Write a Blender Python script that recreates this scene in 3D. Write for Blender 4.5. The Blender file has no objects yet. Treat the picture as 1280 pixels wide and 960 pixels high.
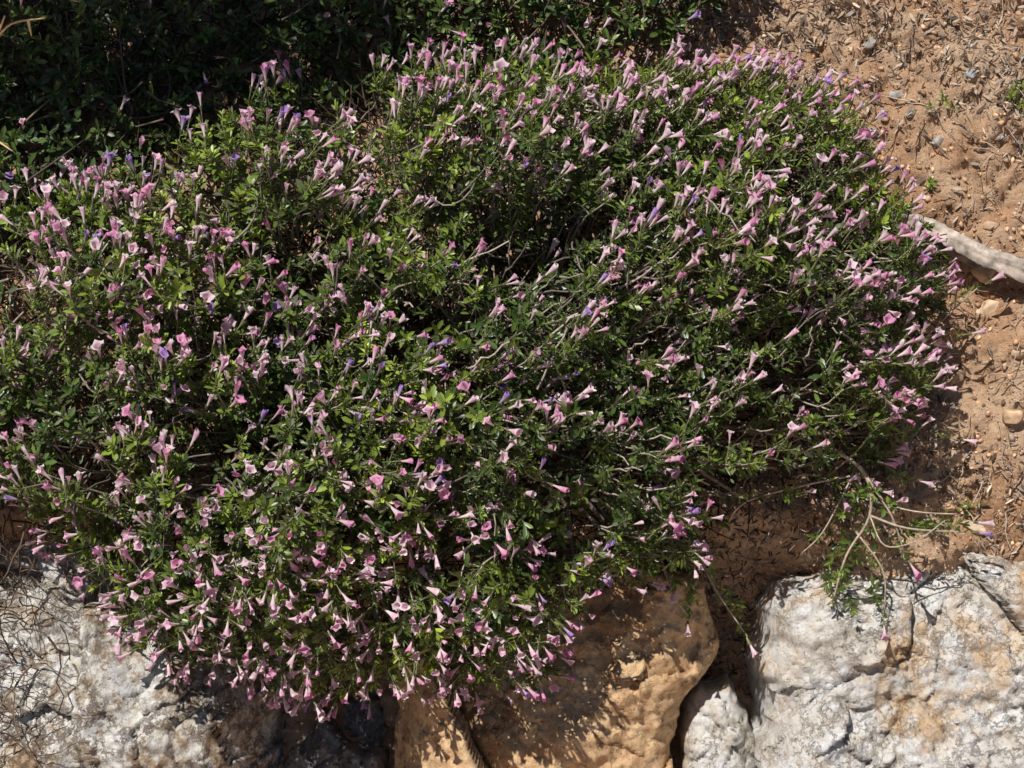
import bpy, bmesh, math, numpy as np
from mathutils import Matrix, Vector
rng = np.random.default_rng(7)
D = 2.6
PITCH = math.radians(40)            # bank slope
cP, sP = math.cos(PITCH), math.sin(PITCH)
M = np.array([[1,0,0],[0,cP,-sP],[0,sP,cP]])   # slope frame (u right, v upslope, w normal) -> world
SUN_L = np.array([-0.30,0.60,0.74]); SUN_L /= np.linalg.norm(SUN_L)
SUN_W = M @ SUN_L
UP_L = M.T @ np.array([0,0,1.0])

def S(x, y):   # image coordinates (tens of pixels) -> metres on the bank
    return np.array([(x-64)/100.0, (48-y)/100.0])
def SP(pts): return np.array([S(*p) for p in pts])

# ---------------------------------------------------------------- noise
def _h(ix, iy, s):
    n = (ix.astype(np.int64)*374761393 + iy.astype(np.int64)*668265263 + s*974634777) & 0xffffffff
    n = ((n ^ (n >> 13))*1274126177) & 0xffffffff
    n = n ^ (n >> 16)
    return (n & 0xffffff)/float(0x1000000)
def vnoise(x, y, s=0):
    ix = np.floor(x); iy = np.floor(y); fx = x-ix; fy = y-iy
    fx = fx*fx*fx*(fx*(fx*6-15)+10); fy = fy*fy*fy*(fy*(fy*6-15)+10)
    a=_h(ix,iy,s); b=_h(ix+1,iy,s); c=_h(ix,iy+1,s); d=_h(ix+1,iy+1,s)
    return (a*(1-fx)+b*fx)*(1-fy)+(c*(1-fx)+d*fx)*fy*1.0 - 0.5
def fbm(x, y, f, o=4, s=0):
    r=0; a=1.0
    for i in range(o):
        ang=0.6*i; xr=x*math.cos(ang)-y*math.sin(ang); yr=x*math.sin(ang)+y*math.cos(ang)
        r = r + a*vnoise(xr*f+13.7*i, yr*f+5.1*i, s+i); a*=0.5; f*=2.03
    return r
def worley(x, y, f, s=0):
    x=x*f; y=y*f; ix=np.floor(x); iy=np.floor(y)
    F1=np.full(x.shape,9.0); F2=np.full(x.shape,9.0); cid=np.zeros(x.shape)
    dxm=np.zeros(x.shape); dym=np.zeros(x.shape)
    for i in (-1,0,1):
        for j in (-1,0,1):
            cx=ix+i; cy=iy+j
            px=cx+_h(cx,cy,s); py=cy+_h(cx,cy,s+1)
            d=np.hypot(px-x,py-y); c=_h(cx,cy,s+2)
            m=d<F1
            F2=np.where(m,F1,np.minimum(F2,d)); 
            cid=np.where(m,c,cid); dxm=np.where(m,x-px,dxm); dym=np.where(m,y-py,dym)
            F1=np.where(m,d,F1)
    return F1,F2,cid,dxm/f,dym/f
def sstep(a,b,x):
    t=np.clip((x-a)/(b-a),0,1); return t*t*(3-2*t)

def poly_sd(x, y, P):   # signed distance, + inside
    d=np.full(x.shape,1e9); ins=np.zeros(x.shape,bool); n=len(P)
    for i in range(n):
        a=P[i]; b=P[(i+1)%n]; e=b-a
        t=np.clip(((x-a[0])*e[0]+(y-a[1])*e[1])/(e@e),0,1)
        d=np.minimum(d,np.hypot(x-a[0]-t*e[0], y-a[1]-t*e[1]))
        c=((a[1]>y)!=(b[1]>y)) & (x < (b[0]-a[0])*(y-a[1])/((b[1]-a[1])+1e-12)+a[0])
        ins^=c
    return np.where(ins,d,-d)

# ---------------------------------------------------------------- mesh helpers
def make_obj(name, verts, faces, mat, cols=None, parent=None, smooth=False, local=True):
    V=np.asarray(verts,float).reshape(-1,3)
    if local: V = V @ M.T
    F=np.asarray(faces,np.int32); k=F.shape[1]
    me=bpy.data.meshes.new(name)
    me.vertices.add(len(V)); me.vertices.foreach_set('co',V.astype(np.float32).ravel())
    me.loops.add(F.size); me.loops.foreach_set('vertex_index',F.ravel())
    me.polygons.add(len(F)); me.polygons.foreach_set('loop_start',np.arange(0,F.size,k,dtype=np.int32))
    if smooth: me.polygons.foreach_set('use_smooth',np.ones(len(F),bool))
    if cols is not None:
        at=me.color_attributes.new('Col','FLOAT_COLOR','POINT')
        c=np.ones((len(V),4),np.float32); c[:,:3]=np.asarray(cols).reshape(-1,3)
        at.data.foreach_set('color',c.ravel())
    me.update(calc_edges=True); me.validate()
    ob=bpy.data.objects.new(name,me); bpy.context.collection.objects.link(ob)
    me.materials.append(mat)
    if parent: ob.parent=parent
    return ob
def empty(name):
    e=bpy.data.objects.new(name,None); bpy.context.collection.objects.link(e); e.empty_display_size=0.1; return e
class Bag:
    def __init__(s): s.v=[]; s.f=[]; s.c=[]; s.n=0
    def add(s,V,F,C):
        V=V.reshape(-1,3); s.v.append(V); s.f.append(F+s.n); s.c.append(np.broadcast_to(C,V.shape) if C.ndim==1 else C.reshape(-1,3)); s.n+=len(V)
    def inst(s, T, F, C, pos, X, Y, Z):
        V = pos[:,None,:] + T[None,:,0:1]*X[:,None,:] + T[None,:,1:2]*Y[:,None,:] + T[None,:,2:3]*Z[:,None,:]
        N=len(pos); n=len(T)
        FF=(F[None]+ (np.arange(N)*n)[:,None,None]).reshape(-1,F.shape[1])
        s.add(V,FF,C)
    def obj(s,name,mat,**k): return make_obj(name,np.concatenate(s.v),np.concatenate(s.f),mat,np.concatenate(s.c),**k)
def nrm(a): return a/(np.linalg.norm(a,axis=-1,keepdims=True)+1e-9)
def frame(d, r=None):
    N=len(d)
    ref=nrm(rng.normal(size=(N,3))); x=nrm(np.cross(ref,d)); y=np.cross(d,x); return x,y
def tubes(bag, P0, P1, P2, r0, r1, col, K=6, sides=4, wig=0.0):
    N=len(P0); t=np.linspace(0,1,K)[None,:,None]
    C=P0[:,None]*(1-t)**2+2*P1[:,None]*t*(1-t)+P2[:,None]*t**2
    if wig>0:
        w=rng.normal(size=C.shape)*wig; w[:,0]=0; w[:,-1]=0; C=C+w
    T=np.gradient(C,axis=1); T=nrm(T)
    ref=np.broadcast_to(nrm(rng.normal(size=(N,1,3))),T.shape)
    X=nrm(np.cross(ref,T)); Y=np.cross(T,X)
    rr=(np.asarray(r0).reshape(-1,1)*(1-t[...,0])+np.asarray(r1).reshape(-1,1)*t[...,0])
    rr=np.broadcast_to(rr,(N,K))
    a=np.arange(sides)/sides*2*math.pi
    V=C[:,:,None]+rr[:,:,None,None]*(np.cos(a)[None,None,:,None]*X[:,:,None]+np.sin(a)[None,None,:,None]*Y[:,:,None])
    F=[]
    for k in range(K-1):
        for j in range(sides):
            a0=k*sides+j; b0=k*sides+(j+1)%sides
            F+= [[a0,b0,b0+sides],[a0,b0+sides,a0+sides]]
    F=np.array(F); n=K*sides
    FF=(F[None]+(np.arange(N)*n)[:,None,None]).reshape(-1,3)
    bag.add(V,FF,np.broadcast_to(np.asarray(col).reshape(-1,1,3),(N,n,3)).copy())
def polytube(bag, pts, r0, r1, col, sides=7, sub=6, rough=0.0):
    pts=np.array(pts,float); n=len(pts); out=[]
    ext=np.vstack([2*pts[0]-pts[1],pts,2*pts[-1]-pts[-2]])
    for i in range(n-1):
        p0,p1,p2,p3=ext[i:i+4]
        for k in range(sub):
            t=k/sub; out.append(0.5*((2*p1)+(-p0+p2)*t+(2*p0-5*p1+4*p2-p3)*t*t+(-p0+3*p1-3*p2+p3)*t**3))
    out.append(pts[-1]); C=np.array(out); K=len(C)
    T=nrm(np.gradient(C,axis=0)); ref=np.array([0.13,0.21,0.97]); X=nrm(np.cross(ref[None],T)); Y=np.cross(T,X)
    a=np.arange(sides)/sides*2*math.pi; rr=np.linspace(r0,r1,K)
    gro=1+rough*2.2*rng.normal(size=(1,sides))          # lengthwise ridges
    R=rr[:,None]*gro*(1+rough*.6*rng.normal(size=(K,sides)))
    V=C[:,None]+R[:,:,None]*(np.cos(a)[None,:,None]*X[:,None]+np.sin(a)[None,:,None]*Y[:,None])
    F=[]
    for k in range(K-1):
        for j in range(sides):
            a0=k*sides+j; b0=k*sides+(j+1)%sides
            F+=[[a0,b0,b0+sides],[a0,b0+sides,a0+sides]]
    for j in range(1,sides-1): F+=[[0,j+1,j],[(K-1)*sides,(K-1)*sides+j,(K-1)*sides+j+1]]
    bag.add(V,np.array(F),np.asarray(col,float))

# ---------------------------------------------------------------- materials
def newmat(name):
    m=bpy.data.materials.new(name); m.use_nodes=True; nt=m.node_tree; nt.nodes.clear()
    return m,nt,nt.nodes,nt.links
def attr_mat(name, rough=0.5, trans=0.0, tint=(1,1,1), spec=0.5, nscale=0, nstr=0.3, bump=0):
    m,nt,N,L=newmat(name)
    out=N.new('ShaderNodeOutputMaterial'); b=N.new('ShaderNodeBsdfPrincipled')
    a=N.new('ShaderNodeAttribute'); a.attribute_name='Col'
    col=a.outputs['Color']
    if nscale:
        tc=N.new('ShaderNodeTexCoord'); no=N.new('ShaderNodeTexNoise'); no.inputs['Scale'].default_value=nscale; no.inputs['Detail'].default_value=5
        L.new(tc.outputs['Object'],no.inputs['Vector'])
        mr=N.new('ShaderNodeMapRange'); mr.inputs['From Min'].default_value=0.3; mr.inputs['From Max'].default_value=0.7
        mr.inputs['To Min'].default_value=1-nstr; mr.inputs['To Max'].default_value=1+nstr
        L.new(no.outputs['Fac'],mr.inputs['Value'])
        mx=N.new('ShaderNodeVectorMath'); mx.operation='SCALE'; L.new(col,mx.inputs[0]); L.new(mr.outputs[0],mx.inputs['Scale'])
        col=mx.outputs[0]
        if bump:
            bp=N.new('ShaderNodeBump'); bp.inputs['Strength'].default_value=bump; bp.inputs['Distance'].default_value=0.002
            L.new(no.outputs['Fac'],bp.inputs['Height']); L.new(bp.outputs[0],b.inputs['Normal'])
    L.new(col,b.inputs['Base Color']); b.inputs['Roughness'].default_value=rough
    b.inputs['Specular IOR Level'].default_value=spec
    if trans>0:
        t=N.new('ShaderNodeBsdfTranslucent'); ms=N.new('ShaderNodeMixShader'); ms.inputs[0].default_value=trans
        v=N.new('ShaderNodeVectorMath'); v.operation='MULTIPLY'; v.inputs[1].default_value=tint
        L.new(col,v.inputs[0]); L.new(v.outputs[0],t.inputs['Color'])
        L.new(b.outputs[0],ms.inputs[1]); L.new(t.outputs[0],ms.inputs[2]); L.new(ms.outputs[0],out.inputs[0])
    else: L.new(b.outputs[0],out.inputs[0])
    return m
def ramp(N, stops):
    r=N.new('ShaderNodeValToRGB'); cr=r.color_ramp
    while len(cr.elements)<len(stops): cr.elements.new(0.5)
    for e,(p,c) in zip(cr.elements,stops): e.position=p; e.color=(*c,1)
    return r
def rock_mat(name, pale, mid, stain, dark, stain_lo=0.45, stain_hi=0.6, vscale=45, crack=0.7, cw=0.12, mott=0.5, mt=0.5, big=0.8, bump=.007):
    m,nt,N,L=newmat(name)
    out=N.new('ShaderNodeOutputMaterial'); b=N.new('ShaderNodeBsdfPrincipled'); b.inputs['Roughness'].default_value=0.85
    b.inputs['Specular IOR Level'].default_value=0.25
    tc=N.new('ShaderNodeTexCoord')
    def noise(sc,det=6,ro=0.6):
        n=N.new('ShaderNodeTexNoise'); n.inputs['Scale'].default_value=sc; n.inputs['Detail'].default_value=det; n.inputs['Roughness'].default_value=ro
        L.new(tc.outputs['Object'],n.inputs['Vector']); return n
    dn=noise(45,6,.7); sc=N.new('ShaderNodeVectorMath'); sc.operation='SCALE'; sc.inputs['Scale'].default_value=0.075
    L.new(dn.outputs['Color'],sc.inputs[0]); ad=N.new('ShaderNodeVectorMath'); L.new(tc.outputs['Object'],ad.inputs[0]); L.new(sc.outputs[0],ad.inputs[1])
    def vor(s,feat):
        v=N.new('ShaderNodeTexVoronoi'); v.feature=feat; v.inputs['Scale'].default_value=s; L.new(ad.outputs[0],v.inputs['Vector']); return v
    n1=noise(26,8,0.68); r1=ramp(N,[(0.38,mid),(0.48,pale),(0.62,tuple(min(.88,c*1.2) for c in pale))]); L.new(n1.outputs['Fac'],r1.inputs[0])
    def mix(fac,a,bb,mode='MIX'):
        x=N.new('ShaderNodeMix'); x.data_type='RGBA'; x.blend_type=mode
        if isinstance(fac,float): x.inputs[0].default_value=fac
        else: L.new(fac,x.inputs[0])
        for s_,i in ((a,6),(bb,7)):
            if isinstance(s_,tuple): x.inputs[i].default_value=(*s_,1)
            else: L.new(s_,x.inputs[i])
        return x.outputs[2]
    n2=noise(7,10,0.74); r2=ramp(N,[(stain_lo,(0,0,0)),(stain_hi,(1,1,1))]); L.new(n2.outputs['Fac'],r2.inputs[0])
    col=mix(r2.outputs[0],r1.outputs[0],stain)
    n5=noise(34,9,0.78); r5=ramp(N,[(mt,(0,0,0)),(mt+.045,(mott,)*3)]); L.new(n5.outputs['Fac'],r5.inputs[0])
    col=mix(r5.outputs[0],col,tuple(.6*a+.4*c for a,c in zip(stain,dark)))
    ve=vor(vscale,'DISTANCE_TO_EDGE'); rc=ramp(N,[(0.0,(crack,)*3),(cw,(0,0,0))]); L.new(ve.outputs['Distance'],rc.inputs[0])
    nm=noise(11,4,.65); rm=ramp(N,[(0.38,(0,0,0)),(0.55,(1,1,1))]); L.new(nm.outputs['Fac'],rm.inputs[0])
    cm=N.new('ShaderNodeMath'); cm.operation='MULTIPLY'; L.new(rc.outputs[0],cm.inputs[0]); L.new(rm.outputs[0],cm.inputs[1])
    col=mix(cm.outputs[0],col,dark)
    n3=noise(110,6,0.85); r3=ramp(N,[(0.36,(0.30,0.24,0.19)),(0.44,(0.97,0.96,0.95)),(0.7,(1.15,1.15,1.15))]); L.new(n3.outputs['Fac'],r3.inputs[0])
    col=mix(0.85,col,r3.outputs[0],'MULTIPLY')
    n4=noise(4.5,6,.65); r4=ramp(N,[(0.38,(0.55,0.45,0.36)),(0.49,(1,1,1))]); L.new(n4.outputs['Fac'],r4.inputs[0])
    col=mix(big,col,r4.outputs[0],'MULTIPLY')
    L.new(col,b.inputs['Base Color'])
    hm=N.new('ShaderNodeMath'); hm.operation='MULTIPLY_ADD'; hm.inputs[1].default_value=-0.5; L.new(cm.outputs[0],hm.inputs[0]); L.new(n3.outputs['Fac'],hm.inputs[2])
    hm2=N.new('ShaderNodeMath'); hm2.operation='MULTIPLY_ADD'; hm2.inputs[1].default_value=1.6; L.new(n1.outputs['Fac'],hm2.inputs[0]); L.new(hm.outputs[0],hm2.inputs[2])
    bp=N.new('ShaderNodeBump'); bp.inputs['Strength'].default_value=1.0; bp.inputs['Distance'].default_value=bump
    L.new(hm2.outputs[0],bp.inputs['Height']); L.new(bp.outputs[0],b.inputs['Normal']); L.new(b.outputs[0],out.inputs[0])
    return m
def soil_mat():
    m,nt,N,L=newmat('orange_soil')
    out=N.new('ShaderNodeOutputMaterial'); b=N.new('ShaderNodeBsdfPrincipled'); b.inputs['Roughness'].default_value=0.95; b.inputs['Specular IOR Level'].default_value=0.15
    tc=N.new('ShaderNodeTexCoord')
    def noise(sc,det=6,ro=0.6):
        n=N.new('ShaderNodeTexNoise'); n.inputs['Scale'].default_value=sc; n.inputs['Detail'].default_value=det; n.inputs['Roughness'].default_value=ro
        L.new(tc.outputs['Object'],n.inputs['Vector']); return n
    n1=noise(9,8,0.7); r1=ramp(N,[(0.30,(0.32,0.18,0.10)),(0.42,(0.72,0.42,0.24)),(0.58,(0.88,0.62,0.41))]); L.new(n1.outputs['Fac'],r1.inputs[0])
    n2=noise(130,7,0.85); r2=ramp(N,[(0.36,(0.25,0.18,0.13)),(0.46,(0.97,0.97,0.97)),(0.7,(1.2,1.2,1.2))]); L.new(n2.outputs['Fac'],r2.inputs[0])
    x=N.new('ShaderNodeMix'); x.data_type='RGBA'; x.blend_type='MULTIPLY'; x.inputs[0].default_value=0.85
    L.new(r1.outputs[0],x.inputs[6]); L.new(r2.outputs[0],x.inputs[7]); L.new(x.outputs[2],b.inputs['Base Color'])
    n3=noise(55,8,0.8); ad=N.new('ShaderNodeMath'); L.new(n2.outputs['Fac'],ad.inputs[0]); L.new(n3.outputs['Fac'],ad.inputs[1])
    bp=N.new('ShaderNodeBump'); bp.inputs['Strength'].default_value=1.0; bp.inputs['Distance'].default_value=0.008
    L.new(ad.outputs[0],bp.inputs['Height']); L.new(bp.outputs[0],b.inputs['Normal']); L.new(b.outputs[0],out.inputs[0])
    return m
LEAF=attr_mat('leaf_green',0.38,0.22,(1.5,1.45,0.4),0.6)
LEAFD=attr_mat('leaf_shade_dark_green',0.38,0.12,(1.2,1.4,0.6),0.5)  # duller leaf copy that helps paint the shrub behind as shaded
PETAL=attr_mat('petal_pink',0.6,0.3,(1.0,0.9,1.0),0.25)
BARK=attr_mat('grey_bark',0.8,0,(1,1,1),0.2,140,0.4,0.5)
TWIG=attr_mat('dry_twig_bark',0.85,0,(1,1,1),0.2)
LITM=attr_mat('dry_litter',0.85,0,(1,1,1),0.2)
STONEM=attr_mat('pebble_stone',0.85,0,(1,1,1),0.25,90,0.45,0.9)
WOODM=attr_mat('weathered_wood',0.85,0,(1,1,1),0.2,70,0.6,1.0)

# ---------------------------------------------------------------- terrain
def ground_w(u,v):
    w = 0.034*fbm(u,v,4,4,3)+0.018*fbm(u,v,18,3,9)+0.010*fbm(u,v,60,3,19)
    near = np.exp(-((u/1.6)**2+(v/1.4)**2))
    lower = sstep(-0.14,-0.34,v+0.04*fbm(u,v,6,2,5))
    w = w - 0.20*lower*near
    w = w - 0.07*sstep(0.18,0.42,v)*sstep(0.2,-0.1,u)*near
    w = w + 0.10*lower*near*sstep(0.3,0.5,u)
    return w
def axis(fine_lo,fine_hi,step,far):
    a=list(np.arange(fine_lo,fine_hi+1e-6,step)); s=step; x=a[-1]
    while x<far: s*=1.25; x+=s; a.append(x)
    s=step; x=a[0]; pre=[]
    while x>-far: s*=1.25; x-=s; pre.append(x)
    return np.array(pre[::-1]+a)
ua=axis(-0.85,0.95,0.004,80); va=axis(-0.75,0.75,0.004,80)
U,Vv=np.meshgrid(ua,va)
vs=np.linspace(-90,90,36001); slope=PITCH*sstep(-1.6,-0.9,vs)*(1-sstep(1.6,2.6,vs))
dv=vs[1]-vs[0]; yy=np.cumsum(np.cos(slope))*dv; zz=np.cumsum(np.sin(slope))*dv
yy-=np.interp(0,vs,yy); zz-=np.interp(0,vs,zz)
W=ground_w(U,Vv)
ang=np.interp(Vv,vs,slope)
X=U; Y=np.interp(Vv,vs,yy)-W*np.sin(ang); Z=np.interp(Vv,vs,zz)+W*np.cos(ang)
nr,nc=U.shape; idx=np.arange(nr*nc).reshape(nr,nc)
F=np.stack([idx[:-1,:-1],idx[:-1,1:],idx[1:,1:],idx[1:,:-1]],-1).reshape(-1,4)
make_obj('ground',np.stack([X,Y,Z],-1),F,soil_mat(),smooth=True,local=False)

# ---------------------------------------------------------------- rocks
def make_rock(name, poly, mat, w0, H, R, tilt=(0,0), seed=0, cell=7, facet=0.3, rough=0.02, step=0.003, ridge=None, cracks=0.008, fine=1.0):
    P=SP(poly); lo=P.min(0)-0.03; hi=P.max(0)+0.03; c=P.mean(0)
    u,v=np.meshgrid(np.arange(lo[0],hi[0],step),np.arange(lo[1],hi[1],step))
    d=poly_sd(u,v,P)+0.022*fbm(u,v,14,4,seed)
    t=np.clip(d/R,0,1); prof=np.sqrt(np.clip(1-(1-t)**2,0,1))
    uw=u+0.014*fbm(u,v,12,4,seed+40); vw=v+0.014*fbm(u,v,12,4,seed+41)
    F1,F2,cid,dx,dy=worley(uw,vw,cell,seed)
    ca=cid*6.283*3
    w=w0+H*prof+tilt[0]*(u-c[0])+tilt[1]*(v-c[1])
    w=w+facet*(np.cos(ca)*dx+np.sin(ca)*dy)+0.012*(cid-0.5)
    f1,f2,cid2,dx2,dy2=worley(uw*1.3,vw,cell*3.3,seed+7); cb=cid2*40
    w=w+facet*0.9*fine*(np.cos(cb)*dx2+np.sin(cb)*dy2)+0.005*(cid2-0.5)*fine
    f1,f3,cid3,dx3,dy3=worley(uw,vw*1.2,cell*11,seed+9); cb=cid3*40
    w=w+facet*1.1*fine*(np.cos(cb)*dx3+np.sin(cb)*dy3)
    w=w-cracks*np.exp(-((F2-F1)/0.03)**2)
    w=w+rough*fbm(u,v,7,3,seed+3)+0.28*rough*fine*fbm(u,v,60,5,seed+5)
    if ridge is not None: w=w+ridge(u,v)
    w=np.where(d<0, w0-0.02+d*12, w); w=np.maximum(w,w0-0.35)
    keep=d>-0.03
    nr,nc=u.shape; idx=np.arange(nr*nc).reshape(nr,nc)
    F=np.stack([idx[:-1,:-1],idx[:-1,1:],idx[1:,1:],idx[1:,:-1]],-1).reshape(-1,4)
    F=F[keep.ravel()[F].all(1)]
    used=np.unique(F); rm=np.full(nr*nc,-1); rm[used]=np.arange(len(used))
    V=np.stack([u,v,w],-1).reshape(-1,3)[used]
    return make_obj(name,V,rm[F],mat,smooth=True)
pale=rock_mat('limestone_pale',(0.84,0.80,0.73),(0.68,0.63,0.55),(0.78,0.55,0.34),(0.28,0.20,0.13),0.52,0.62,38,0.6,.07,.40,.545,.35,.0055)
palew=rock_mat('limestone_lichen',(0.86,0.83,0.76),(0.74,0.67,0.57),(0.52,0.37,0.23),(0.24,0.16,0.10),0.56,0.61,40,0.9,.13,.80,.53,.45,.0055)
ochre=rock_mat('ochre_rock',(0.80,0.53,0.30),(0.62,0.38,0.20),(0.76,0.60,0.43),(0.22,0.13,0.07),0.55,0.66,22,0.6,.06,.40,.54,.6,.004)
grey=rock_mat('grey_rock',(0.50,0.48,0.46),(0.27,0.27,0.26),(0.48,0.35,0.24),(0.09,0.09,0.08),0.56,0.66,30,0.6)
make_rock('limestone_boulder',[(96.5,77),(99,73),(103.5,69.8),(108,70.5),(113,69.3),(119,68.4),(128,68),(142,66),(158,75),(160,100),(140,122),(112,125),(97,112),(96.5,97),(96,88)],
   pale,-0.09,0.10,0.08,(0.0,0.0),11,4.5,0.20,0.03,ridge=lambda u,v: -0.10*np.clip(v+0.255-0.03*np.sin(u*17),0,1))
make_rock('limestone_rock',[(86.3,89.5),(88,86.8),(92.5,87.2),(96,91),(96.6,96),(96,106),(86,107),(85.6,94)],pale,-0.13,0.07,0.05,(0,0),23,9,0.3,0.02)
make_rock('ochre_boulder',[(47,83),(55,74),(66,66),(80,61),(92,63),(95,70),(92,80),(87.5,87),(85.3,93),(85.5,112),(70,120),(48.5,112),(48.3,95)],
   ochre,-0.15,0.10,0.12,(-0.05,-0.16),37,4,0.30,0.05,cracks=.014,fine=.5)
make_rock('grey_rock',[(35,94.5),(40,90),(46.5,87.5),(48.0,94),(48.2,112),(30,114),(33,99)],grey,-0.19,0.07,0.05,(0,-0.1),51,7,0.35,0.025)
make_rock('lichen_boulder',[(-28,58),(-5,60),(4,61),(10,65),(14,73),(21,80),(30,83),(38,86),(35.5,90.5),(33,97),(27,112),(0,120),(-28,112)],
   palew,-0.12,0.12,0.13,(0,0.0),63,4.5,0.22,0.03,ridge=lambda u,v: -0.6*np.clip(u+0.37-0.1*v-0.03,0,1))

# pebbles / stones
def ico(s):
    bm=bmesh.new(); bmesh.ops.create_icosphere(bm,subdivisions=s,radius=1); V=np.array([v.co[:] for v in bm.verts]); F=np.array([[v.index for v in f.verts] for f in bm.faces]); bm.free(); return V,F
IV,IF=ico(3)
def stone(name,x,y,sx,sy,sz,col,rot,seed):
    r=np.random.default_rng(seed); V=IV.copy()
    for _ in range(14):
        n=nrm(r.normal(size=3)); k=r.uniform(0.4,0.75); dd=V@n; V=V-np.clip(dd-k,0,9)[:,None]*n
    V=V*np.array([sx,sy,sz])*1.3; c,s=math.cos(rot),math.sin(rot); V=V@np.array([[c,s,0],[-s,c,0],[0,0,1]])
    p=S(x,y); w=ground_w(np.array([p[0]]),np.array([p[1]]))[0]
    V=V+np.array([p[0],p[1],w+sz*0.2])
    make_obj(name,V,IF,STONEM,np.broadcast_to(np.array(col),V.shape))
for i,(x,y,a,b,c,col,ro) in enumerate([(124,38.5,.024,.013,.012,(.62,.44,.29),.5),(122.5,34,.016,.008,.008,(.55,.38,.24),-.5),(117.5,17.5,.010,.007,.006,(.40,.38,.35),.3),
      (112.5,11.5,.010,.006,.006,(.38,.36,.33),0),(121,9.5,.009,.006,.006,(.33,.34,.34),0),(126,52,.016,.012,.01,(.56,.38,.24),.4),(119.5,57,.012,.012,.008,(.5,.36,.24),.8),
      (116,31,.012,.010,.009,(.5,.36,.25),.2),(124,28,.010,.006,.006,(.5,.34,.22),.2),(120,47,.013,.009,.008,(.5,.34,.22),.9),(122,66,.016,.008,.008,(.6,.45,.31),-.3),
      (127,44,.014,.009,.008,(.55,.38,.25),.1),(114,14,.008,.006,.005,(.42,.38,.33),.7),(125,17,.009,.007,.005,(.5,.42,.35),.2),(109,5,.009,.006,.005,(.4,.36,.32),.7)]):
    stone('stone',x,y,a,b,c,col,ro,i)
bag=Bag(); n=11000
gu=rng.uniform(0.2,0.85,n); gv=rng.uniform(-0.3,0.6,n)
gw=ground_w(gu,gv); sz=0.0010+0.0040*rng.random(n)**5
T,TF=ico(1)
T=T*rng.uniform(.6,1.15,(len(T),1))
d=nrm(rng.normal(size=(n,3))); x,y=frame(d)
pal=np.array([(.74,.47,.28),(.68,.41,.23),(.55,.33,.19),(.50,.40,.31),(.68,.48,.32),(.30,.19,.12),(.2,.13,.09)])
col=pal[rng.integers(0,len(pal),n)]*rng.uniform(.6,1.1,(n,1))
bag.inst(T,TF,np.repeat(col[:,None],len(T),1),np.stack([gu,gv,gw+sz*.2],-1),x*sz[:,None]*rng.uniform(.6,1.6,(n,1)),y*sz[:,None],d*sz[:,None]*.7)
bag.obj('gravel',STONEM)
bag=Bag(); n=30000
lu=rng.uniform(0.08,0.85,n); lv=rng.uniform(-0.42,0.6,n)
dens=0.05+1.1*sstep(.32,.46,lv+0.3*fbm(lu,lv,6,4,77))+0.9*sstep(.10,-.06,lv)*sstep(-.25,.2,fbm(lu,lv,8,4,73))+0.3*sstep(.05,.3,fbm(lu,lv,9,4,71))+.6*sstep(.5,.38,lu)*sstep(-.05,-.12,lv)
k=rng.random(n)<dens; lu=lu[k]; lv=lv[k]; n=len(lu)
LT=np.array([(-.5,0,0),(-.15,.5,.12),(-.15,-.5,.12),(.25,.4,.1),(.25,-.4,.1),(.5,0,0.03)],float); LF=np.array([(0,2,1),(1,2,4),(1,4,3),(3,4,5)])
ln=rng.uniform(.003,.016,n); wd=ln*rng.uniform(.06,.30,n)
a=rng.uniform(0,6.283,n); dx=nrm(np.stack([np.cos(a),np.sin(a),rng.normal(0,.3,n)],-1)); up=nrm(np.array([0,0,1.])+rng.normal(size=(n,3))*.55); dy=nrm(np.cross(up,dx)); dz=np.cross(dx,dy)
pal=np.array([(.28,.18,.11),(.40,.28,.19),(.52,.41,.31),(.12,.08,.05),(.62,.51,.40),(.33,.28,.24),(.15,.09,.06)])
col=pal[rng.integers(0,len(pal),n)]*rng.uniform(.5,1.2,(n,1))
col=col*np.where((lu<.44)&(lv<-.05),.5,1.)[:,None]  # litter darkened under the shrub's right edge, shade put into its colour
gw=ground_w(lu,lv)+rng.uniform(.001,.008,n)
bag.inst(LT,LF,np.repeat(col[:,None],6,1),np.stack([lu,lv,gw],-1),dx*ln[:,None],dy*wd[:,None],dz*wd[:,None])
n=600; p=np.stack([rng.uniform(.25,.8,n),rng.uniform(-.25,.55,n)],-1); b=np.concatenate([p,(ground_w(p[:,0],p[:,1])+.004)[:,None]],1)
a=rng.uniform(0,6.283,n); L=rng.uniform(.012,.045,n); e=b+np.stack([np.cos(a)*L,np.sin(a)*L,rng.uniform(-.002,.010,n)],-1)
tubes(bag,b,(b+e)/2+rng.normal(size=(n,3))*.004,e,.0008,.0005,np.array([.42,.33,.26])*rng.uniform(.3,1.4,(n,1)),5,4,.001)
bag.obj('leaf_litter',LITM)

bag=Bag()
def P3(x,y,w): p=S(x,y); return (p[0],p[1],w)
polytube(bag,[P3(107,25,.03),P3(112,27.2,.03),P3(116,28.6,.024),P3(119,30.4,.026),P3(122.5,32.1,.02),P3(126,33.4,.024),P3(134,37,.01)],.007,.014,(.44,.37,.31),16,10,.11)
polytube(bag,[P3(115,29.8,.012),P3(119.5,31.9,.016),P3(124,34.2,.012)],.005,.006,(.30,.24,.19),8,8,.12)
bag.obj('weathered_branch',WOODM)

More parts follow.
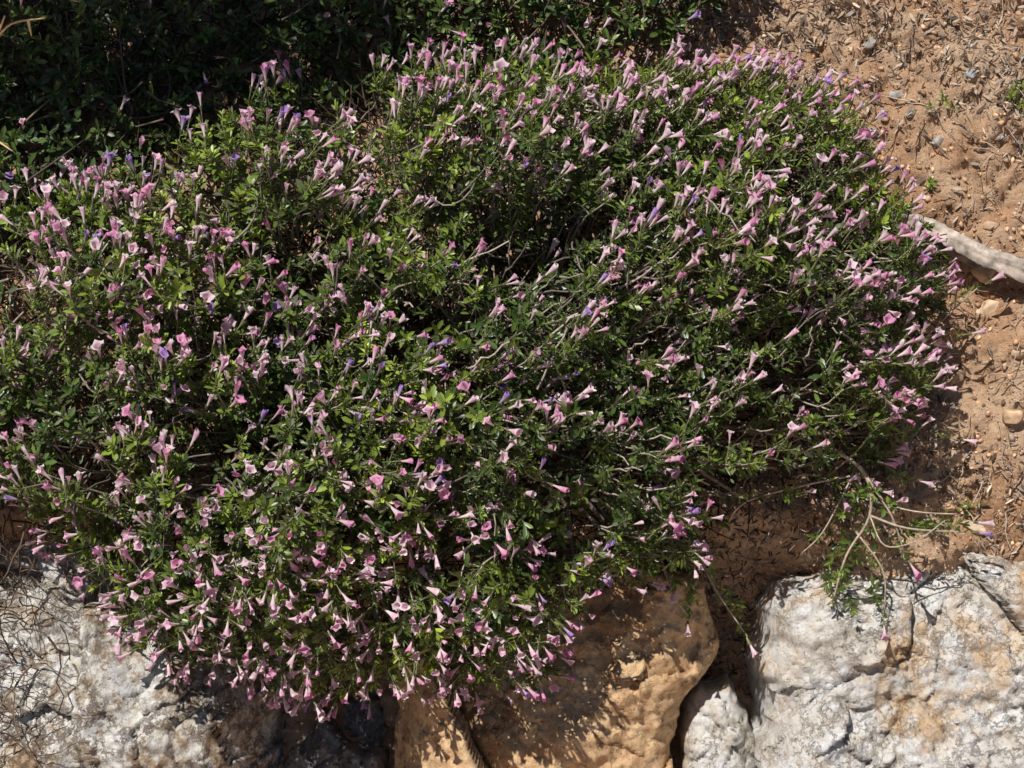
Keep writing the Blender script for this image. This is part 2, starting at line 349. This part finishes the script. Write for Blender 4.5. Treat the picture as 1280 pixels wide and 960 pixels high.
# ---------------------------------------------------------------- shrub
OUT=SP([(-25,33),(-8,27),(2,24.5),(10,21.5),(17,18),(24,15),(31,11.5),(36,10),(48,8.5),(56,7),(64,6.5),(76,6.5),(90,7.5),(98,8.5),(106,11),(110,16),(111,22),(116,26),(118.5,30),(118.5,36),(117,42),(117.5,49),(116,54),(110,58),(104,61.5),(98,62.5),(92,65),(88,71),(82,73),(76,74),(72,79),(67,87),(57,86),(50,86),(42,87),(34,87),(27,84),(18,83),(13,77),(9,70),(3,65.5),(-3,61),(-8,60),(-25,62)])
OUT=OUT*0.972
def mound(u,v):
    d=poly_sd(u,v,OUT)
    t=np.clip(d/0.26,0,1); pr=np.sqrt(np.clip(1-(1-t)**2,0,1))
    lump=0.085*fbm(u,v,6.5,2,101)+0.06*fbm(u,v,15,2,103)
    return d, 0.03+0.20*pr+lump*sstep(0,.1,d)
def jitter_grid(sp,lo,hi):
    g=np.stack(np.meshgrid(np.arange(lo[0],hi[0],sp),np.arange(lo[1],hi[1],sp)),-1).reshape(-1,2)
    return g+rng.uniform(-.6,.6,g.shape)*sp
LEAFT=np.array([(0,0,0),(.32,.12,.035),(.32,0,0),(.32,-.12,.035),(.76,.14,0.0),(.76,0,-.04),(.76,-.14,0.0),(1,0,-.09)],float)
LEAFF=np.array([(0,2,1),(0,3,2),(1,2,5),(1,5,4),(2,3,6),(2,6,5),(4,5,7),(5,6,7)])
def add_leaves(bag,tip,dir,K,span,L0,L1,basecol,youngcol,young_lit,spread=(22,80),rscale=None,grey=0.0):
    N=len(tip); X,Y=frame(dir)
    for k in range(K):
        f=k/(K-1)
        pres=rng.random(N)< (1.0 if k<K*.6 else .75)
        m=np.where(pres)[0]; n=len(m)
        if n==0: continue
        az=k*2.39996+rng.normal(0,.35,n); s=-(f**1.2)*span*rng.uniform(.7,1.2,n)
        a=np.radians(spread[0]+(spread[1]-spread[0])*f**.6+rng.normal(0,15,n))[:,None]
        rad=np.cos(az)[:,None]*X[m]+np.sin(az)[:,None]*Y[m]
        dl=nrm(np.cos(a)*dir[m]+np.sin(a)*rad+0.12*UP_L*rng.random((n,1))); nn=nrm(np.sin(a)*dir[m]-np.cos(a)*rad+rng.normal(0,.3,(n,3)))
        sd=nrm(np.cross(nn,dl)); nn=np.cross(dl,sd)
        L=(L0+(L1-L0)*min(1,f*2.2))*rng.uniform(.65,1.2,n)
        if rscale is not None: L=L*rscale[m]
        w=L*rng.uniform(.8,1.3,n)
        y=np.clip(young_lit[m]*(1-.7*f)+rng.normal(0,.13,n),0,1)[:,None]
        c=basecol*(1-y)+youngcol*y
        if grey>0:
            gm=(rng.random((n,1))<grey); c=np.where(gm,np.array([.15,.165,.10]),c)
        c=c*rng.uniform(.55,1.3,(n,1))
        C=np.repeat(c[:,None],8,1); C[:,[2,5]]*=1.25
        bag.inst(LEAFT,LEAFF,C,tip[m]+dir[m]*s[:,None],dl*L[:,None],sd*w[:,None],nn*L[:,None])
SEG=15
def flower_template(open_, seed):
    r=np.random.default_rng(seed); lob=r.uniform(.75,1.2,5); lz=r.uniform(-.0022,.0018,5)
    rings=[(0,.9,.9),(.008,1.15,1.15),(.013,1.8,1.8),(.017,2.8,2.7),(.0205,3.8+.5*open_,3.5+.4*open_),(.0232,4.5+2.1*open_,3.7+1.0*open_),(.0250-.0008*open_,5.0+3.3*open_,3.6+1.0*open_)]
    T=[];C=[]
    for ri,(z,ra,rb) in enumerate(rings):
        for j in range(SEG):
            a=(j+.0)/SEG*2*math.pi; li=(j+1)//3%5
            ph=(j+1)%3
            f=[.55,1.,.55][ph] if ri==6 else [.8,1,.8][ph]
            ra_=rb+(ra-rb)*f
            if ri>=5: ra_*= 1+(lob[li]-1)*(ri-4)/2
            rr=ra_*.001; zz_=z+(lz[li]*(ri-4)/2 if ri>=5 else 0)-(.0012*open_+.0010 if (ri==6 and ph!=1) else 0)
            aa=a-([.05,0,-.05][ph] if ri==6 else 0)
            T.append((rr*math.cos(aa),rr*math.sin(aa),zz_)); C.append(ri/6)
    return np.array(T),np.array(C)
FTS=[flower_template(o,i) for i,o in enumerate([-.2,.05,.25,.5,.75,1.0])]
FF=[]
for k in range(6):
    for j in range(SEG):
        a0=k*SEG+j;b0=k*SEG+(j+1)%SEG; FF+=[(a0,b0,b0+SEG),(a0,b0+SEG,a0+SEG)]
FF=np.array(FF)
def add_flowers(bag,cal,pos,dir,size,kind):
    N=len(pos); X,Y=frame(dir)
    pale=np.array([.88,.77,.78]); pink=np.array([.84,.50,.66]); mag=np.array([.72,.24,.50]); vio=np.array([.38,.22,.66])
    cond=[kind[:,None]<.42,kind[:,None]<.74,kind[:,None]<.962]
    lim=np.select(cond,[pale,pink,mag],vio)
    tub=np.select(cond,[np.array([.86,.66,.70]),np.array([.86,.72,.72]),np.array([.84,.60,.66])],np.array([.66,.50,.70]))
    br=rng.uniform(.78,1.05,(N,1)); lim=lim*br; tub=tub*br
    tv=rng.integers(0,len(FTS),N)
    for v_,(FT,FC) in enumerate(FTS):
        m=np.where(tv==v_)[0]
        if len(m)==0: continue
        C=tub[m][:,None]*(1-FC[None,:,None]**2)+lim[m][:,None]*FC[None,:,None]**2
        thro=((FC>.6)&(FC<.8))[None,:,None]; C=np.where(thro,C*np.array([.92,.70,.86]),C)
        C=np.clip(C*rng.uniform(.88,1.08,(len(m),len(FC),1)),0,.9)
        wdt=rng.uniform(.8,1.15,(len(m),1))*size[m][:,None]; sq=rng.uniform(.55,1.0,(len(m),1))
        bend=rng.normal(size=(len(m),1))*.12
        bag.inst(FT,FF,C,pos[m],X[m]*wdt,Y[m]*wdt*sq,(dir[m]+X[m]*bend)*size[m][:,None])
    for k in range(5):
        az=k*2*math.pi/5; rad=np.cos(az)*X+np.sin(az)*Y; dl=nrm(dir+.22*rad); sd=np.cross(dir,rad); L=.010*size*rng.uniform(.8,1.2,N)
        c=np.array([.15,.16,.07])*rng.uniform(.6,1.4,(N,1))
        cal.inst(LEAFT,LEAFF,np.repeat(c[:,None],8,1),pos-dir*.001+rad*.0008,dl*L[:,None],sd*L[:,None]*.7,nrm(np.cross(dl,sd))*L[:,None])

leaves=Bag(); stems=Bag(); flowers=Bag(); calyx=Bag()
lo=OUT.min(0)-.02; hi=OUT.max(0)+.02; lo[0]=max(lo[0],-.80)
def dirs(p,w,edge):
    c=np.array([-.20,.02]); o=p-c; r=np.linalg.norm(o,axis=1,keepdims=True); o=o/(r+1e-6)
    k=np.clip(r/.42,0,1)**1.2
    wb=np.stack([fbm(p[:,0],p[:,1],9,2,801),fbm(p[:,0],p[:,1],9,2,811)],-1)*.9
    d=np.concatenate([o*k*(.6+.6*edge[:,None])+wb,np.zeros((len(p),1))],1)+np.array([.20,.30,0])*1.0*sstep(-.40,.1,p[:,1])[:,None]
    d=d+np.array([0,0,1.])*.62+UP_L*.12+rng.normal(size=(len(p),3))*.30
    return nrm(d)
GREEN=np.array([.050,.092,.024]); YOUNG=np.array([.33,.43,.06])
for layer,(sp,dep0,dep1) in enumerate([(.0188,0,.022),(.025,.026,.055),(.036,.06,.10)]):
    g=jitter_grid(sp,lo,hi); d,w=mound(g[:,0],g[:,1])
    d=d+0.028*fbm(g[:,0],g[:,1],20,2,55)
    gap=fbm(g[:,0],g[:,1],12,3,201)
    keep=(d>0)&(rng.random(len(g))<1-.9*sstep(.10,.28,gap)*(1 if layer==0 else .5)*sstep(-.36,-.15,g[:,1]))
    g=g[keep];d=d[keep];w=w[keep]
    dep=rng.uniform(dep0,dep1,len(g)); w2=np.maximum(w-dep,ground_w(g[:,0],g[:,1])+.012)
    w2=w2+ (layer==0)*rng.normal(0,.010,len(g))
    edge=sstep(.12,0,d)
    dr=dirs(g,w2,edge); tip=np.concatenate([g,w2[:,None]],1)
    N=len(tip); young_lit=np.clip(rng.normal(.54,.32,N)+.28*sstep(-.2,.35,g[:,1])-.35*layer,0,1)  # young tips; upslope leaves tinted brighter as sunlit, deeper layers darker
    young_lit*=np.clip(.82+1.2*fbm(g[:,0],g[:,1],8,2,303),.15,1.2)
    add_leaves(leaves,tip,dr,[24,15,9][layer],[.030,.036,.045][layer],.008,.016,GREEN,YOUNG,young_lit,rscale=rng.uniform(.7,1.2,N),grey=.14)
    o=nrm(np.concatenate([g-np.array([-.1,.0]),np.zeros((N,1))],1)+rng.normal(size=(N,3))*.55); Ln=rng.uniform(.06,.12,N)[:,None]
    P2=tip+dr*.001; P1=tip-dr*Ln*.5; P0=P1-o*Ln*.5-np.array([0,0,1.])*Ln*.7+rng.normal(size=(N,3))*.012
    c=np.array([.36,.31,.25])*rng.uniform(.35,1.2,(N,1))
    tubes(stems,P0,P1,P2,rng.uniform(.0010,.0019,N),.0008,c,6,4,.0015)
    if layer<2:
        dens=(.62+.8*fbm(g[:,0],g[:,1],8,2,401)+.18*sstep(-.1,.35,g[:,1])+.12*sstep(0,.4,g[:,0]))*(1 if layer==0 else .2)
        has=rng.random(N)<np.clip(dens,.1,.97)
        for rep,pr in ((0,1.),(1,.55),(2,.25)):
            m=np.where(has&(rng.random(N)<pr))[0]; n=len(m)
            tilt=np.array([.36,.46,0])*sstep(-.38,.12,g[m,1])[:,None]+np.array([-.05,-.35,0])*sstep(-.2,-.42,g[m,1])[:,None]
            fd=nrm(dr[m]*np.array([1,1,.65])+tilt+rng.normal(size=(n,3))*(.34+.1*rep)+UP_L*.1)
            L=rng.uniform(.003,.013,n)[:,None]; st=tip[m]+rng.normal(size=(n,3))*.003
            pos=st+fd*L
            tubes(stems,st-fd*.01,st,pos,.0007,.0007,np.array([.18,.19,.09])*rng.uniform(.7,1.3,(n,1)),3,3)
            kd=np.clip(rng.random(n)+.2*fbm(g[m,0],g[m,1],6,2,77),0,.999)
            add_flowers(flowers,calyx,pos,fd,rng.uniform(.70,1.08,n),kd)
n=60; p=np.stack([rng.normal(.16,.2,n),rng.normal(.02,.13,n)],-1); d_,w=mound(p[:,0],p[:,1]); dr=dirs(p,w,np.zeros(n))
ok=d_>.05; p=p[ok]; w=w[ok]; dr=dr[ok]; n=len(p)
L=rng.uniform(.03,.07,n)[:,None]; flat=nrm(dr*np.array([1,1,.45])+np.array([.2,-.05,0])+rng.normal(size=(n,3))*.35); tip=np.concatenate([p,(w-.006)[:,None]],1)
tubes(stems,tip-flat*L-np.array([0,0,.03]),tip-flat*L*.4,tip+flat*.012,.0014,.0009,np.array([.42,.36,.30])*rng.uniform(.6,1.15,(n,1)),7,4,.002)
for i in range(46):
    a=i/46*6.283+rng.normal(0,.1); e=np.array([math.cos(a),math.sin(a)]); s0=np.array([.02,-.02])
    rr=.15
    while poly_sd(np.array([s0[0]+e[0]*rr]),np.array([s0[1]+e[1]*rr]),OUT)[0]>.04: rr+=.02
    q=[]
    for t in (0,.3,.6,1):
        pp=s0+e*rr*t+rng.normal(size=2)*.015*t; ww=[.0,.06,.08,.05][int(round(t*3))]+rng.normal()*.01
        q.append((pp[0],pp[1],ww))
    polytube(stems,q,.006,.0022,np.array([.17,.13,.10])*rng.uniform(.7,1.3),6,5)
# twig tangle added inside the cushion, coloured dark to deepen its shade
g=jitter_grid(.0125,lo,hi); d,w=mound(g[:,0],g[:,1]); k=d>.02; g=g[k]; w=w[k]; N=len(g)
gw=ground_w(g[:,0],g[:,1]); ww=gw+np.clip(w-.09-gw,.004,1)*rng.uniform(.1,.8,N)
b=np.concatenate([g,ww[:,None]],1); o=rng.normal(size=(N,3))*np.array([1,1,.35]); e=b+nrm(o)*rng.uniform(.03,.08,(N,1))
tubes(stems,b,(b+e)/2+rng.normal(size=(N,3))*.006,e,.0015,.0009,np.array([.065,.045,.032])*rng.uniform(.5,1.6,(N,1)),4,3,.001)

BR=np.array([.42,.34,.26])
def br(pts,r0=.0018,r1=.001,c=BR): polytube(stems,[P3(*q) for q in pts],r0,r1,c,5,5)
br([(90.5,67,-.03),(92.5,62.8,.03),(99,60.6,.05),(106.5,59,.06)],.0014,.0016,BR*1.3)
br([(98,54,.06),(103,56,.08),(106.8,59,.08),(107.5,64,.07),(105,69,.05),(103.6,75,.03)],.003,.0012)
br([(106.8,59,.08),(110,64,.08),(112,69,.06)],.002,.001)
br([(107.5,64,.07),(112,65.5,.08),(119,66,.07)],.0018,.001)
br([(107,62,.07),(113,63.5,.07),(119,64,.05)],.0012,.0008,BR*1.3)
br([(106,66,.06),(109.5,71,.05),(110,76.5,.03)],.0016,.001)
br([(105,60,.07),(102,66,.06),(99.5,69,.04)],.0012,.0008)
br([(107.5,64,.07),(109,67.5,.09),(113,67,.08),(116.5,64.5,.08)],.0012,.0008)
br([(86,66,.0),(89,73,.02),(93,79,.0)],.0016,.001); br([(82,68,.0),(84,74,.02),(86,77,.0)],.0016,.001)
br([(113,44,.05),(118,39,.05),(121.5,36,.04)],.0012,.0008)
T=[(103.6,75,.03,-.1,-.8,.5,0),(104.5,71,.05,-.3,-.5,.7,0),(106,68,.06,.2,-.4,.8,0),(112,69,.06,.4,-.7,.5,2.9),(119,66,.07,.95,-.05,.3,.97),(119.5,65,.06,.95,.1,.3,.1),(110,76.5,.03,-.1,-.8,.4,.7),(108.5,70,.05,.3,-.5,.6,0),
   (107,60.5,.08,.2,.3,.8,0),(93,79,.0,.4,-.9,.3,.1),(92,76,.01,.2,-.5,.7,0),(86,77,.0,-.1,-.6,.6,.1),(89,72,.02,.3,-.6,.6,0),(113.5,66,.07,.6,.2,.7,0),(110,62.5,.08,.3,.2,.8,.3),(112.5,59.5,.06,.8,-.2,.5,.2),(121.5,36,.04,.9,.4,.3,.6),
   (105,73,.04,0,-.5,.7,0),(102.5,73,.04,-.4,-.5,.7,0),(109,75,.035,.0,-.5,.7,0),(118,54.5,.04,.9,-.2,.3,.1),(119,42,.04,.95,.1,.3,.6),
   (104,64,.07,-.3,-.3,.8,0),(101,67,.05,-.4,-.4,.7,0),(115,65,.07,.7,.2,.6,0),(108,66,.07,.2,-.3,.8,0),(84,73,.02,-.1,-.5,.8,.1),(82,71,.02,-.1,-.5,.8,.1),(87,75,.01,.1,-.5,.8,0),
   (116.5,64.5,.08,.6,.4,.6,0),(103,70,.05,-.3,-.4,.8,0),(106,76,.04,.1,-.5,.8,0),(108,61,.09,.4,.1,.8,.1)]
tt=np.array([P3(a,b,c) for a,b,c,*_ in T]); dd=nrm(np.array([t[3:6] for t in T])); kk=np.array([t[6] for t in T])
add_leaves(leaves,tt,dd,16,.032,.007,.015,GREEN,YOUNG,np.full(len(T),.4))
add_leaves(leaves,tt-dd*.02+rng.normal(size=tt.shape)*.006,dd,10,.03,.007,.015,GREEN,YOUNG,np.full(len(T),.3))
m=kk>0; add_flowers(flowers,calyx,tt[m]+dd[m]*.008,dd[m],np.full(m.sum(),1.05),np.where(kk[m]>1,.9,kk[m]))

shrub=empty('flowering_shrub')
leaves.obj('leaves',LEAF,parent=shrub); stems.obj('woody_stems',BARK,parent=shrub)
flowers.obj('trumpet_flowers',PETAL,parent=shrub,smooth=True); calyx.obj('calyces',LEAF,parent=shrub)

# ---------------------------------------------------------------- shaded shrub behind
BG=SP([(-14,-12),(96,-12),(92,-2),(86,4),(70,9),(50,11),(34,13),(22,19),(10,25),(-4,31),(-14,34)])
bl=Bag(); bs=Bag(); bf=Bag(); bc=Bag()
for layer,sp in enumerate((.022,.034)):
    g=jitter_grid(sp,BG.min(0),BG.max(0)); d=poly_sd(g[:,0],g[:,1],BG); g=g[d>0]; d=d[d>0]
    w=.06*sstep(0,.2,d)+.07*fbm(g[:,0],g[:,1],7,3,501)+ground_w(g[:,0],g[:,1])+.05-.035*layer
    N=len(g); tip=np.concatenate([g,w[:,None]],1); dr=nrm(UP_L*.6+np.array([.1,0,.6])+rng.normal(size=(N,3))*.4)
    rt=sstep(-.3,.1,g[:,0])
    add_leaves(bl,tip,dr,[15,10][layer],.04,.009,.020,np.array([.035,.062,.022]),np.array([.18,.26,.05]),np.clip(rng.normal(.25,.28,N)+.35*rt,0,1))  # leaf green darkened to add to the cast shade, brighter toward the right
    L=rng.uniform(.06,.12,N)[:,None]
    tubes(bs,tip-dr*L-rng.normal(size=(N,3))*.03,tip-dr*L*.5,tip,.0016,.0008,np.array([.16,.12,.09])*rng.uniform(.6,1.5,(N,1)),5,4,.002)
    if layer==0:
        m=np.where(rng.random(N)<.06+.34*sstep(-.25,.2,g[:,0]))[0]; fd=nrm(dr[m]+np.array([.2,.3,-.2])+rng.normal(size=(len(m),3))*.3)
        add_flowers(bf,bc,tip[m]+fd*.006,fd,rng.uniform(.7,1.,len(m)),rng.random(len(m)))
g=jitter_grid(.016,BG.min(0),BG.max(0)); g=g[poly_sd(g[:,0],g[:,1],BG)>.02]; N=len(g)
b=np.concatenate([g,(ground_w(g[:,0],g[:,1])+rng.uniform(.0,.05,N))[:,None]],1); e=b+nrm(rng.normal(size=(N,3))*np.array([1,1,.35]))*rng.uniform(.03,.08,(N,1))
tubes(bs,b,(b+e)/2+rng.normal(size=(N,3))*.006,e,.0016,.0009,np.array([.065,.045,.032])*rng.uniform(.5,1.6,(N,1)),4,3,.001)  # dark-coloured twigs added here too, deepening the shade inside
sh2=empty('shaded_shrub')
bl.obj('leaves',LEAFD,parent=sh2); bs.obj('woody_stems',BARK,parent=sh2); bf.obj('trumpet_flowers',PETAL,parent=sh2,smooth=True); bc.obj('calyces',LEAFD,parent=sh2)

# added unseen shrub up the bank, placed so its crown shades the one below
ul=Bag(); us=Bag(); n=1700
cc=np.array([-.83,1.06,.62]); q=nrm(rng.normal(size=(n,3)))*rng.random((n,1))**.4*np.array([.46,.22,.22])
pos=cc+q; nz=fbm(pos[:,0]*1.0+pos[:,2],pos[:,1],9,2,601); pos=pos[nz>-.16]; n=len(pos)
dr=nrm(UP_L+rng.normal(size=(n,3))*.8)
add_leaves(ul,pos,dr,8,.05,.028,.045,np.array([.05,.09,.03]),np.array([.10,.15,.04]),rng.random(n)*.6)
for i in range(9):
    e=cc+rng.normal(size=3)*np.array([.28,.12,.1]); polytube(us,[(-.8,1.2,-.05),(-.8+rng.normal()*.05,1.17,.2),e],.016,.004,(.14,.1,.08),7,6,.04)
sh3=empty('added_shade_shrub'); ul.obj('leaves',LEAFD,parent=sh3); us.obj('branches',BARK,parent=sh3)

# ---------------------------------------------------------------- dry twigs
tw=Bag()
for pts in ([(-4,9.5,.12),(2,8,.14),(5,5.6,.15),(9,4.9,.15)],[(3,7.2,.14),(4.5,4.8,.16)],[(-4,18,.12),(2,18.8,.14),(5,20.5,.14)],[(-4,22,.12),(1,23.4,.14),(3.5,24,.13)],[(-4,25,.12),(2,22.8,.15)],[(7,5.2,.15),(7.4,7,.15)]):
    polytube(tw,[P3(*p) for p in pts],.0022,.0009,(.80,.52,.28),5,5)
tw.obj('dry_thorny_twigs',TWIG)
tw=Bag(); n=420
p=np.stack([rng.uniform(-.80,-.59,n)+rng.normal(0,.025,n),-.12-.42*rng.random(n)**1.5],-1); b=np.concatenate([p,rng.uniform(-.04,.03,(n,1))],1)
e=b+nrm(rng.normal(size=(n,3))*np.array([1,1,.4])+np.array([.1,-.6,0]))*rng.uniform(.04,.13,(n,1)); mid=(b+e)/2+rng.normal(size=(n,3))*.02
tubes(tw,b,mid,e,rng.uniform(.0007,.0018,n),.0005,np.array([.10,.07,.05])*rng.uniform(.4,2.4,(n,1)),8,3,.003)
tw.obj('dead_twig_tangle',TWIG)

wd=Bag(); pts=[(127,11),(126,12.5),(128,13),(118.5,13),(116.5,23),(121,63),(99,27),(105,62)]
tt=np.array([P3(x,y,0.012) for x,y in pts]); tt[:,2]=ground_w(tt[:,0],tt[:,1])+.01
for r in range(4):
    t2=tt+rng.normal(size=tt.shape)*np.array([.008,.008,.003]); add_leaves(wd,t2,nrm(np.array([0,0,1.])+rng.normal(size=t2.shape)*.4),9,.012,.005,.010,np.array([.10,.14,.04]),YOUNG,np.full(len(tt),.5))
wd.obj('small_weeds',LEAF)

# ---------------------------------------------------------------- light, world, camera
sc=bpy.context.scene
w=bpy.data.worlds.new('World'); sc.world=w; w.use_nodes=True; nt=w.node_tree; nt.nodes.clear()
o=nt.nodes.new('ShaderNodeOutputWorld'); b=nt.nodes.new('ShaderNodeBackground'); sk=nt.nodes.new('ShaderNodeTexSky')
sk.sky_type='NISHITA'; sk.sun_disc=False
el=math.asin(SUN_W[2]); az=math.atan2(SUN_W[0],SUN_W[1]); sk.sun_elevation=el; sk.sun_rotation=az
b.inputs[1].default_value=0.05; nt.links.new(sk.outputs[0],b.inputs[0]); nt.links.new(b.outputs[0],o.inputs[0])
sl=bpy.data.lights.new('sun','SUN'); sl.energy=5.0; sl.angle=math.radians(.5); sl.color=(1,.965,.91)
so=bpy.data.objects.new('sun',sl); bpy.context.collection.objects.link(so)
so.rotation_euler=Vector(SUN_W).to_track_quat('Z','Y').to_euler()
cam=bpy.data.cameras.new('camera'); co=bpy.data.objects.new('camera',cam); bpy.context.collection.objects.link(co)
cam.lens=36*D/1.28; cam.sensor_width=36; cam.clip_start=.05; cam.clip_end=600
co.location=Vector(M@np.array([0,0,D])); co.rotation_euler=(PITCH,0,0); sc.camera=co
sc.view_settings.view_transform='Standard'; sc.view_settings.look='None'; sc.view_settings.exposure=0
print('elev',math.degrees(el),'leaves',leaves.n,'fl',flowers.n/105)
